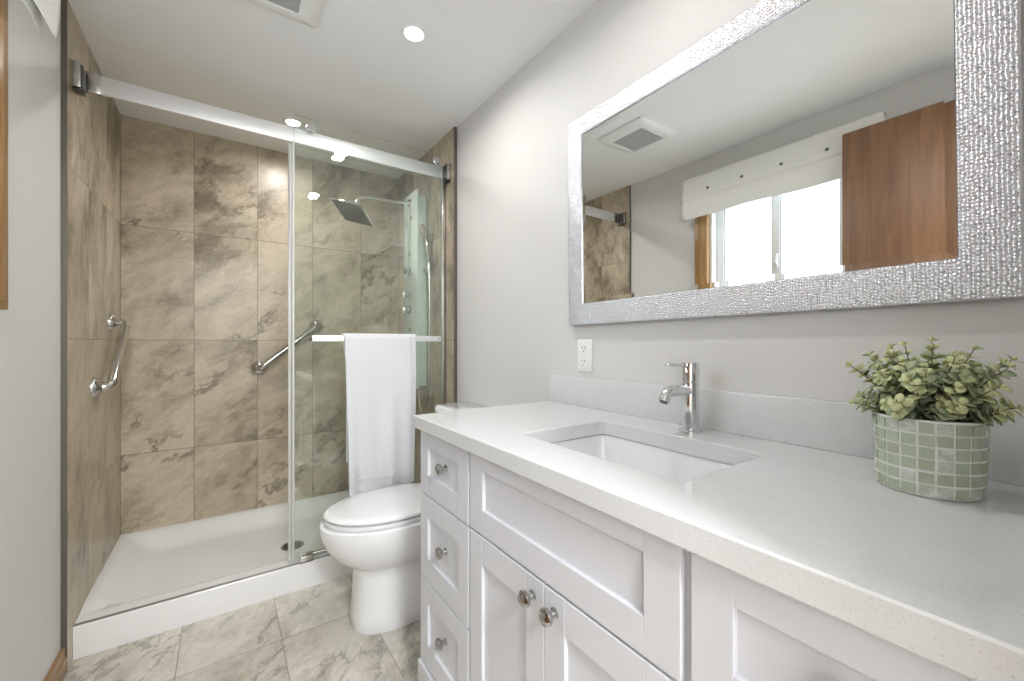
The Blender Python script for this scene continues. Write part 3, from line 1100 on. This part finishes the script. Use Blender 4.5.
# faucet
fa = thing('faucet', 'chrome single lever faucet standing on the worktop behind the sink', 'faucet', (0.985, 0.612, KT))
FXC, FYC = 0.988, 0.606
mb = MB()
mb.lathe([(0.0275, 0.0003), (0.0275, 0.005), (0.0245, 0.007), (0.0215, 0.008), (0.0215, 0.1290), (0.0200, 0.1305)], Matrix.Translation((FXC, FYC, KT)), 40)
mb.build('body', M_chrome, fa)
mb = MB()
mb.lathe([(0.0190, 0.1306), (0.0190, 0.1335), (0.0218, 0.1345), (0.0218, 0.1770), (0.0205, 0.1790), (0.0020, 0.1795)], Matrix.Translation((FXC, FYC, KT)), 40)
cap = mb.build('handle_cap', M_chrome, fa)
mb = MB()
mb.tube([(FXC - 0.010, FYC, 1.0945), (FXC - 0.050, FYC, 1.096), (0.893, FYC, 1.099)], [0.0042, 0.0042, 0.0045], 12)
mb.lathe([(0.0045, 0), (0.0056, 0.002), (0.0056, 0.007), (0.003, 0.009)], frame_x((0.894, FYC, 1.099), (-1, 0, 0.04)), 14)
mb.build('lever', M_chrome, cap)
mb = MB()
sc = Vector((0.902, FYC, 1.010))
pts = [(FXC - 0.012, FYC, 1.0285), (0.95, FYC, 1.031), (0.925, FYC, 1.0325)] + [tuple(sc + Vector((-0.0235 * math.sin(q), 0, 0.0225 * math.cos(q)))) for q in (0.0, 0.22, 0.44, 0.66, 0.88, 1.1)] + [(0.8745, FYC, 1.0085)]
mb.tube(pts, [0.0138, 0.0138, 0.0138, 0.0136, 0.0134, 0.0132, 0.0130, 0.0128, 0.0128, 0.0132], 20)
spt = mb.build('spout', M_chrome, fa, 50)
MB().lathe([(0.0095, -0.002), (0.0095, 0.0008)], frame_x((0.8742, FYC, 1.0080), (-0.5, 0, -0.87)), 20).build('aerator', M_dark, spt)

# outlet
ol = thing('wall_outlet', 'white duplex power outlet on the wall above the upstand', 'outlet', (XR, 1.066, 1.106))
MB().box(XR - 0.006, XR - 0.0002, 1.030, 1.103, 1.048, 1.164, 0.003, 3).build('cover_plate', M_plastic, ol)
for z in (1.130, 1.082):
    mb = MB()
    pts = []
    for x in (XR - 0.0085, XR - 0.005):
        ring = []
        for i in range(32):
            t = 2 * PI * i / 32
            ring.append((x, 1.0665 + 0.0165 * max(-0.85, min(0.85, math.cos(t))) / 0.95, z + 0.0170 * math.sin(t)))
        pts.append(ring)
    mb.rings(pts)
    rc = mb.build('receptacle', M_plastic, ol, smooth=False)
    mb = MB()
    for dy, hh in ((-0.006, 0.005), (0.006, 0.0042)):
        mb.box(XR - 0.0089, XR - 0.0080, 1.0665 + dy - 0.0011, 1.0665 + dy + 0.0011, z + 0.004 - hh, z + 0.004 + hh)
    mb.lathe([(0.0024, 0), (0.0024, 0.0008)], frame_x((XR - 0.0082, 1.0665, z - 0.009), (-1, 0, 0)), 12)
    mb.build('slots', M_slot, rc)
MB().lathe([(0.0028, 0), (0.0028, 0.0012), (0.001, 0.0016)], frame_x((XR - 0.006, 1.0665, 1.106), (-1, 0, 0)), 14).build('screw', M_steel, ol)

# ------------------------------------------------------------------ mirror
MY0, MY1, MZ0, MZ1 = 0.066, 1.128, 1.221, 1.969
IY0, IY1, IZ0, IZ1 = 0.140, 1.056, 1.297, 1.902
mir = thing('wall_mirror', 'large rectangular mirror in a beaded silver frame above the vanity', 'mirror', (XR, 0.593, 1.22))
FXB, FXF = XR - 0.002, XR - 0.030


def beaded_frame():
    rs = np.random.RandomState(4)
    step = 0.00125
    ny = int(round((MY1 - MY0) / step))
    nz = int(round((MZ1 - MZ0) / step))
    Y = np.linspace(MY0, MY1, ny + 1)
    Z = np.linspace(MZ0, MZ1, nz + 1)
    yy, zz = np.meshgrid(Y, Z, indexing='ij')
    # wandering columns of beads
    wob = np.zeros_like(yy)
    for _ in range(6):
        ky, kz = rs.uniform(-60, 60), rs.uniform(60, 320)
        wob += 0.00025 * np.sin(ky * yy + kz * zz + rs.uniform(0, 6.28))
    cw_ = 0.0056
    q = (yy + wob) / cw_
    ci = np.floor(q).astype(int)
    fy = q - ci
    ncol = ci.max() - ci.min() + 2
    cidx = ci - ci.min()
    ph = rs.uniform(0, 1, ncol)
    fr = 1.0 / rs.uniform(0.0052, 0.0072, ncol)
    dr_ = rs.uniform(0, 6.28, ncol)
    p = zz * fr[cidx] + ph[cidx] + 0.35 * np.sin(zz * 95 + dr_[cidx]) + 0.10 * np.sin(zz * 260 + 2 * dr_[cidx])
    pf = p - np.floor(p)
    bead = np.clip(1 - (2 * fy - 1) ** 2, 0, 1) ** 0.6 * np.clip(1 - (2 * pf - 1) ** 2, 0, 1) ** 0.5
    hv = rs.uniform(0.6, 1.0, (ncol, 4096))
    amp = hv[cidx, np.floor(p).astype(int) % 4096]
    hgt = 0.0034 * bead * amp
    # gentle roll of the frame from outer to inner edge
    dout = np.minimum.reduce([yy - MY0, MY1 - yy, zz - MZ0, MZ1 - zz])
    din = np.maximum.reduce([IY0 - yy, yy - IY1, IZ0 - zz, zz - IZ1])
    t = np.clip(dout / (dout + np.maximum(din, 0) + 1e-9), 0, 1)
    roll = 0.0205 + 0.0012 * np.sin(PI * np.clip(t, 0, 1))
    edge = np.clip(np.minimum(dout, np.maximum(din, 0)) / 0.003, 0, 1)
    X = XR - 0.002 - (roll + hgt * edge)
    inside = (yy > IY0) & (yy < IY1) & (zz > IZ0) & (zz < IZ1)
    X = np.where(dout < 1e-6, XR - 0.019, X)
    keepf = np.zeros((ny, nz), bool)
    cy = 0.5 * (Y[:-1] + Y[1:])[:, None]
    cz = 0.5 * (Z[:-1] + Z[1:])[None, :]
    keepf = ~((cy > IY0) & (cy < IY1) & (cz > IZ0) & (cz < IZ1))
    vid = np.full((ny + 1, nz + 1), -1, int)
    i, j = np.nonzero(keepf)
    used = np.zeros((ny + 1, nz + 1), bool)
    for a, b in ((0, 0), (1, 0), (1, 1), (0, 1)):
        used[i + a, j + b] = True
    n = used.sum()
    vid[used] = np.arange(n)
    co = np.stack([X[used], yy[used], zz[used]], 1)
    quads = np.stack([vid[i, j], vid[i, j + 1], vid[i + 1, j + 1], vid[i + 1, j]], 1)
    # backing rim: outer sides, inner sides and the back
    e = []
    base = n
    add = []

    def loop(y0, y1, z0, z1, x):
        return [(x, y0, z0), (x, y1, z0), (x, y1, z1), (x, y0, z1)]
    add += loop(MY0, MY1, MZ0, MZ1, XR - 0.018) + loop(MY0, MY1, MZ0, MZ1, XR - 0.0005)
    add += loop(IY0, IY1, IZ0, IZ1, XR - 0.024) + loop(IY0, IY1, IZ0, IZ1, XR - 0.0005)
    fq = []
    for k in range(4):
        k2 = (k + 1) % 4
        fq.append((base + k, base + k2, base + 4 + k2, base + 4 + k))
        fq.append((base + 8 + k2, base + 8 + k, base + 12 + k, base + 12 + k2))
        fq.append((base + 4 + k, base + 4 + k2, base + 12 + k2, base + 12 + k))
    co = np.vstack([co, np.array(add)]) - np.array([XR, 0.593, 1.22])
    quads = np.vstack([quads, np.array(fq)])
    me = bpy.data.meshes.new('frame')
    me.vertices.add(len(co))
    me.vertices.foreach_set('co', co.astype(np.float32).ravel())
    me.loops.add(quads.size)
    me.loops.foreach_set('vertex_index', quads.astype(np.int32).ravel())
    me.polygons.add(len(quads))
    me.polygons.foreach_set('loop_start', np.arange(0, quads.size, 4, dtype=np.int32))
    me.update(calc_edges=True)
    me.validate()
    me.materials.append(M_silver)
    me.shade_smooth()
    me.set_sharp_from_angle(angle=math.radians(70))
    ob = bpy.data.objects.new('frame', me)
    COL.objects.link(ob)
    ob.parent = mir
    return ob


beaded_frame()
# bevelled mirror glass
bw, bd = 0.014, -0.0010
gx = XR - 0.020
mb = MB()
a = [(gx + bd, IY0 - 0.004, IZ0 - 0.004), (gx + bd, IY1 + 0.004, IZ0 - 0.004), (gx + bd, IY1 + 0.004, IZ1 + 0.004), (gx + bd, IY0 - 0.004, IZ1 + 0.004)]
c = [(gx, IY0 + bw, IZ0 + bw), (gx, IY1 - bw, IZ0 + bw), (gx, IY1 - bw, IZ1 - bw), (gx, IY0 + bw, IZ1 - bw)]
va = [mb.bm.verts.new(p) for p in a]
vc = [mb.bm.verts.new(p) for p in c]
vb = [mb.bm.verts.new((XR - 0.006, p[1], p[2])) for p in a]
mb.bm.faces.new(vc)
for i in range(4):
    j = (i + 1) % 4
    mb.bm.faces.new((va[i], va[j], vc[j], vc[i]))
    mb.bm.faces.new((va[j], va[i], vb[i], vb[j]))
mb.bm.faces.new(list(reversed(vb)))
mb.build('mirror_glass', M_mirror, mir, smooth=False)

mir.rotation_euler.x = -0.0105     # it hangs a touch out of level

# ------------------------------------------------------------------ roman shade over the window
SXF, SY_0, SY_1 = -0.356, 0.563, 1.567
rsd = thing('roman_shade', 'white fabric roman shade with dark buttons, raised over the top of the window', 'window shade', (-0.40, 1.065, 1.96))
mb = MB()
prof = [(-0.428, 2.214), (-0.40, 2.216), (-0.372, 2.214), (-0.362, 2.205), (-0.358, 2.16), (-0.352, 2.11), (-0.349, 2.085), (-0.351, 2.074),
        (-0.358, 2.066), (-0.353, 2.050), (-0.352, 2.01), (-0.358, 1.965), (-0.362, 1.948), (-0.365, 1.948), (-0.368, 1.975), (-0.370, 2.03), (-0.373, 2.06), (-0.378, 2.03), (-0.383, 1.975), (-0.387, 1.938)]


def shade_pt(u, v):
    t = u * (len(prof) - 1)
    i = min(int(t), len(prof) - 2)
    f = t - i
    x = prof[i][0] * (1 - f) + prof[i + 1][0] * f
    z = prof[i][1] * (1 - f) + prof[i + 1][1] * f
    y = SY_0 + (SY_1 - SY_0) * v
    w = 0.5 + 0.5 * math.sin(v * 2 * PI * 3.3 + 1)
    x += 0.003 * w * math.sin(z * 40)
    tail = sstep((SY_1 - y) / 0.11)
    if u > 0.5:
        z += 0.022 * tail * (u - 0.5) * 2
    z += 0.004 * math.sin(v * 2 * PI * 2 + 0.6) * max(0.0, (2.21 - z)) / 0.25
    return (x, y, z)


mb.grid(shade_pt, 57, 60)
fo = mb.build('fabric', M_shade, rsd, 60)
md = fo.modifiers.new('thickness', 'SOLIDIFY')
md.thickness = 0.0022
MB().box(XL + ct + 0.0005, -0.40, SY_0 + 0.01, SY_1 - 0.01, 2.172, 2.212, 0.002).build('headboard', M_plastic, rsd)
for y in (1.39, 1.185, 0.979, 0.774, 0.6):
    MB().lathe([(0.0085, -0.001), (0.0085, 0.003), (0.006, 0.005), (0.002, 0.0055)], frame_x((-0.3525, y, 2.113), (1, 0, 0)), 18).build('button', M_button, rsd)

# ------------------------------------------------------------------ exhaust fan cover
ven = thing('exhaust_fan_cover', 'square white exhaust fan cover with grey grille on the ceiling', 'vent', (0.128, 1.55, ZC))
vx0, vx1, vy0, vy1 = -0.032, 0.288, 1.392, 1.712
mb = MB()
mb.rings([rrect(vx0, vx1, vy0, vy1, 0.012, ZC - 0.0005, 3), rrect(vx0, vx1, vy0, vy1, 0.012, ZC - 0.012, 3),
          rrect(vx0 + 0.008, vx1 - 0.008, vy0 + 0.008, vy1 - 0.008, 0.010, ZC - 0.017, 3), rrect(0.012, 0.224, 1.44, 1.66, 0.004, ZC - 0.026, 3),
          rrect(0.018, 0.218, 1.446, 1.654, 0.003, ZC - 0.024, 3), rrect(0.018, 0.218, 1.446, 1.654, 0.003, ZC - 0.012, 3)])
mb.build('cover', M_plastic, ven)
mb = MB()
for i in range(26):
    y = 1.450 + i * 0.008
    mb.box(0.018, 0.218, y, y + 0.005, ZC - 0.021, ZC - 0.014)
for i in range(4):
    mb.box(0.055 + 0.04 * i, 0.058 + 0.04 * i, 1.446, 1.654, ZC - 0.019, ZC - 0.013)
mb.build('grille', M_grille, ven, smooth=False)

# ------------------------------------------------------------------ recessed ceiling lights
first = thing('recessed_ceiling_light', 'round recessed ceiling light in front of the shower', 'ceiling light', (0.606, 1.531, ZC), 'recessed ceiling lights')
MB().lathe([(0.030, -0.0005), (0.046, -0.001), (0.046, -0.005), (0.040, -0.007), (0.034, -0.004)], Matrix.Translation((0.606, 1.531, ZC)), 40, False, False).build('trim_ring', M_plastic, first)
MB().lathe([(0.034, -0.0030), (0.034, -0.0045), (0.012, -0.0050)], Matrix.Translation((0.606, 1.531, ZC)), 40).build('lens', M_lens, first)
lamps = [(0.606, 1.531)]
for x, y, lab in ((0.309, 2.532, 'round recessed ceiling light inside the shower, above the rail'), (0.600, 0.640, 'round recessed ceiling light above the vanity sink')):
    dup(first, (x, y, ZC), lab)
    lamps.append((x, y))
for (x, y), w in zip(lamps, (1.0, 1.2, 0.75)):
    downlight_or_fill(x, y, ZC - 0.009, DOWNLIGHT_W * w, size=0.07)
downlight_or_fill(0.05, -1.25, ZC - 0.009, HALL_FILL_W, (0.96, 0.985, 1.0), 0.4, 180)  # unseen area lamp added in the hall as even fill, no fixture there

# ------------------------------------------------------------------ potted plant
PC = Vector((0.916, 0.156, KT))
plant = thing('potted_plant', 'small bushy green plant in a sage mosaic pot on the right of the worktop', 'plant', tuple(PC))
mb = MB()
R0 = 0.0625
mb.lathe([(0.050, 0.0004), (0.0585, 0.001), (0.0605, 0.004), (0.0620, 0.010), (0.0640, 0.113), (0.0645, 0.1155), (0.0620, 0.1165), (0.0595, 0.115), (0.0590, 0.095)],
         Matrix.Translation(PC), 56, True, False)
pot = mb.build('pot', M_grout, plant, 50)
mb = MB()
rows = [(0.0045 + 0.0185 * i, 0.0045 + 0.0185 * i + 0.0155) for i in range(6)]
ncols = 20
for ri, (za, zb) in enumerate(rows):
    for ci in range(ncols):
        a0 = 2 * PI * (ci + random.uniform(0.06, 0.10)) / ncols
        a1 = 2 * PI * (ci + random.uniform(0.90, 0.94)) / ncols
        mb.mi = random.choice([0, 0, 1, 1, 2, 2])
        r0 = 0.0608 + 0.0030 * za / 0.11
        r1 = 0.0608 + 0.0030 * zb / 0.11
        jz = random.uniform(-0.0006, 0.0006)
        pr_ = []
        for rr0, rr1, ins in ((r0, r1, 0.0), (r0 + 0.0014, r1 + 0.0014, 0.0), (r0 + 0.0019, r1 + 0.0019, 0.0006)):
            ring = []
            for k in range(4):
                t = a0 + (a1 - a0) * k / 3
                ring.append(PC + Vector((rr0 * math.cos(t), rr0 * math.sin(t), za + ins + jz)))
            for k in range(3, -1, -1):
                t = a0 + (a1 - a0) * k / 3
                ring.append(PC + Vector((rr1 * math.cos(t), rr1 * math.sin(t), zb - ins + jz)))
            pr_.append(ring)
        mb.rings(pr_)
mb.build('mosaic', M_mos, pot, 30)
MB().lathe([(0.0588, 0.098), (0.04, 0.104), (0.015, 0.108)], Matrix.Translation(PC), 32).build('soil', M_soil, plant)

rp = random.Random(11)
stems = MB()
leaves = MB()


def leaf(p, d, nrm, L, W, mi):
    d = d.normalized()
    s = d.cross(nrm)
    if s.length < 1e-4:
        s = Vector((1, 0, 0))
    s.normalize()
    n = s.cross(d).normalized()
    leaves.mi = mi
    bm = leaves.bm
    rows_ = []
    prof_ = [(0.0, 0.10), (0.15, 0.55), (0.40, 0.98), (0.68, 0.92), (0.90, 0.52), (1.0, 0.06)]
    cup = rp.uniform(0.15, 0.35)
    for t, w in prof_:
        c = p + d * (L * t) + n * (-0.18 * L * t * t + 0.06 * L * math.sin(PI * t))
        rows_.append([c + s * (W * w * q) + n * (cup * W * w * q * q) for q in (-1, 0, 1)])
    vv = [[bm.verts.new(c) for c in r_] for r_ in rows_]
    fs_ = []
    for a_, b_ in zip(vv, vv[1:]):
        for q in (0, 1):
            fs_.append(bm.faces.new((a_[q], a_[q + 1], b_[q + 1], b_[q])))
    leaves._tag(fs_)


ns = 74
for i in range(ns):
    az = 2 * PI * (i * 0.381966) + rp.uniform(-0.25, 0.25)
    lean = (0.08 + 0.76 * math.sqrt((min(i, 55) + 0.5) / 56)) * rp.uniform(0.88, 1.08)
    L = 0.134 - 0.022 * lean + rp.uniform(-0.032, 0.008)
    if i >= 56:                     # short outer sprigs spilling over the rim
        lean = rp.uniform(0.95, 1.25)
        L = rp.uniform(0.050, 0.078)
    base = PC + Vector((0.030 * math.cos(az) * lean, 0.030 * math.sin(az) * lean, 0.100))
    pts = []
    p = base.copy()
    ang = lean * 0.55
    nseg = 9
    for k in range(nseg + 1):
        pts.append(p.copy())
        d = Vector((math.sin(ang) * math.cos(az), math.sin(ang) * math.sin(az), math.cos(ang)))
        p = p + d * (L / nseg)
        ang = min(1.45, ang + lean * 0.075 + rp.uniform(-0.02, 0.02))
        az += rp.uniform(-0.05, 0.05)
    stems.tube(pts, [0.0013 - 0.0007 * k / nseg for k in range(nseg + 1)], 5)
    for k in range(1, nseg + 1):
        t = (pts[k] - pts[k - 1]).normalized()
        sd_ = t.cross(Vector((math.cos(k * 1.4 + i), math.sin(k * 1.4 + i), 0.25)))
        if sd_.length < 1e-3:
            continue
        sd_.normalize()
        f = k / nseg
        size = (0.0170 if f < 0.75 else 0.0140) * rp.uniform(0.8, 1.2) * (0.75 if k == nseg else 1.0)
        for sgn in (-1, 1):
            dd = (sd_ * sgn + t * rp.uniform(0.35, 0.8) + Vector((0, 0, 0.1))).normalized()
            r_ = rp.random()
            if f > 0.82:
                mi = 2 if r_ < 0.82 else 1
            elif f > 0.5:
                mi = 1 if r_ < 0.50 else (2 if r_ < 0.82 else 0)
            else:
                mi = 0 if r_ < 0.5 else (3 if r_ < 0.75 else 1)
            leaf(pts[k], dd, t, size, size * 0.46 * rp.uniform(0.85, 1.15), mi)
    leaf(pts[-1], (pts[-1] - pts[-2]), Vector((1, 0.2, 0.1)), 0.008, 0.003, 2)
stems.build('stems', M_stem, plant)
lf = leaves.build('foliage', M_leaf, plant, 60, recalc=False)
md = lf.modifiers.new('thickness', 'SOLIDIFY')
md.thickness = 0.0005
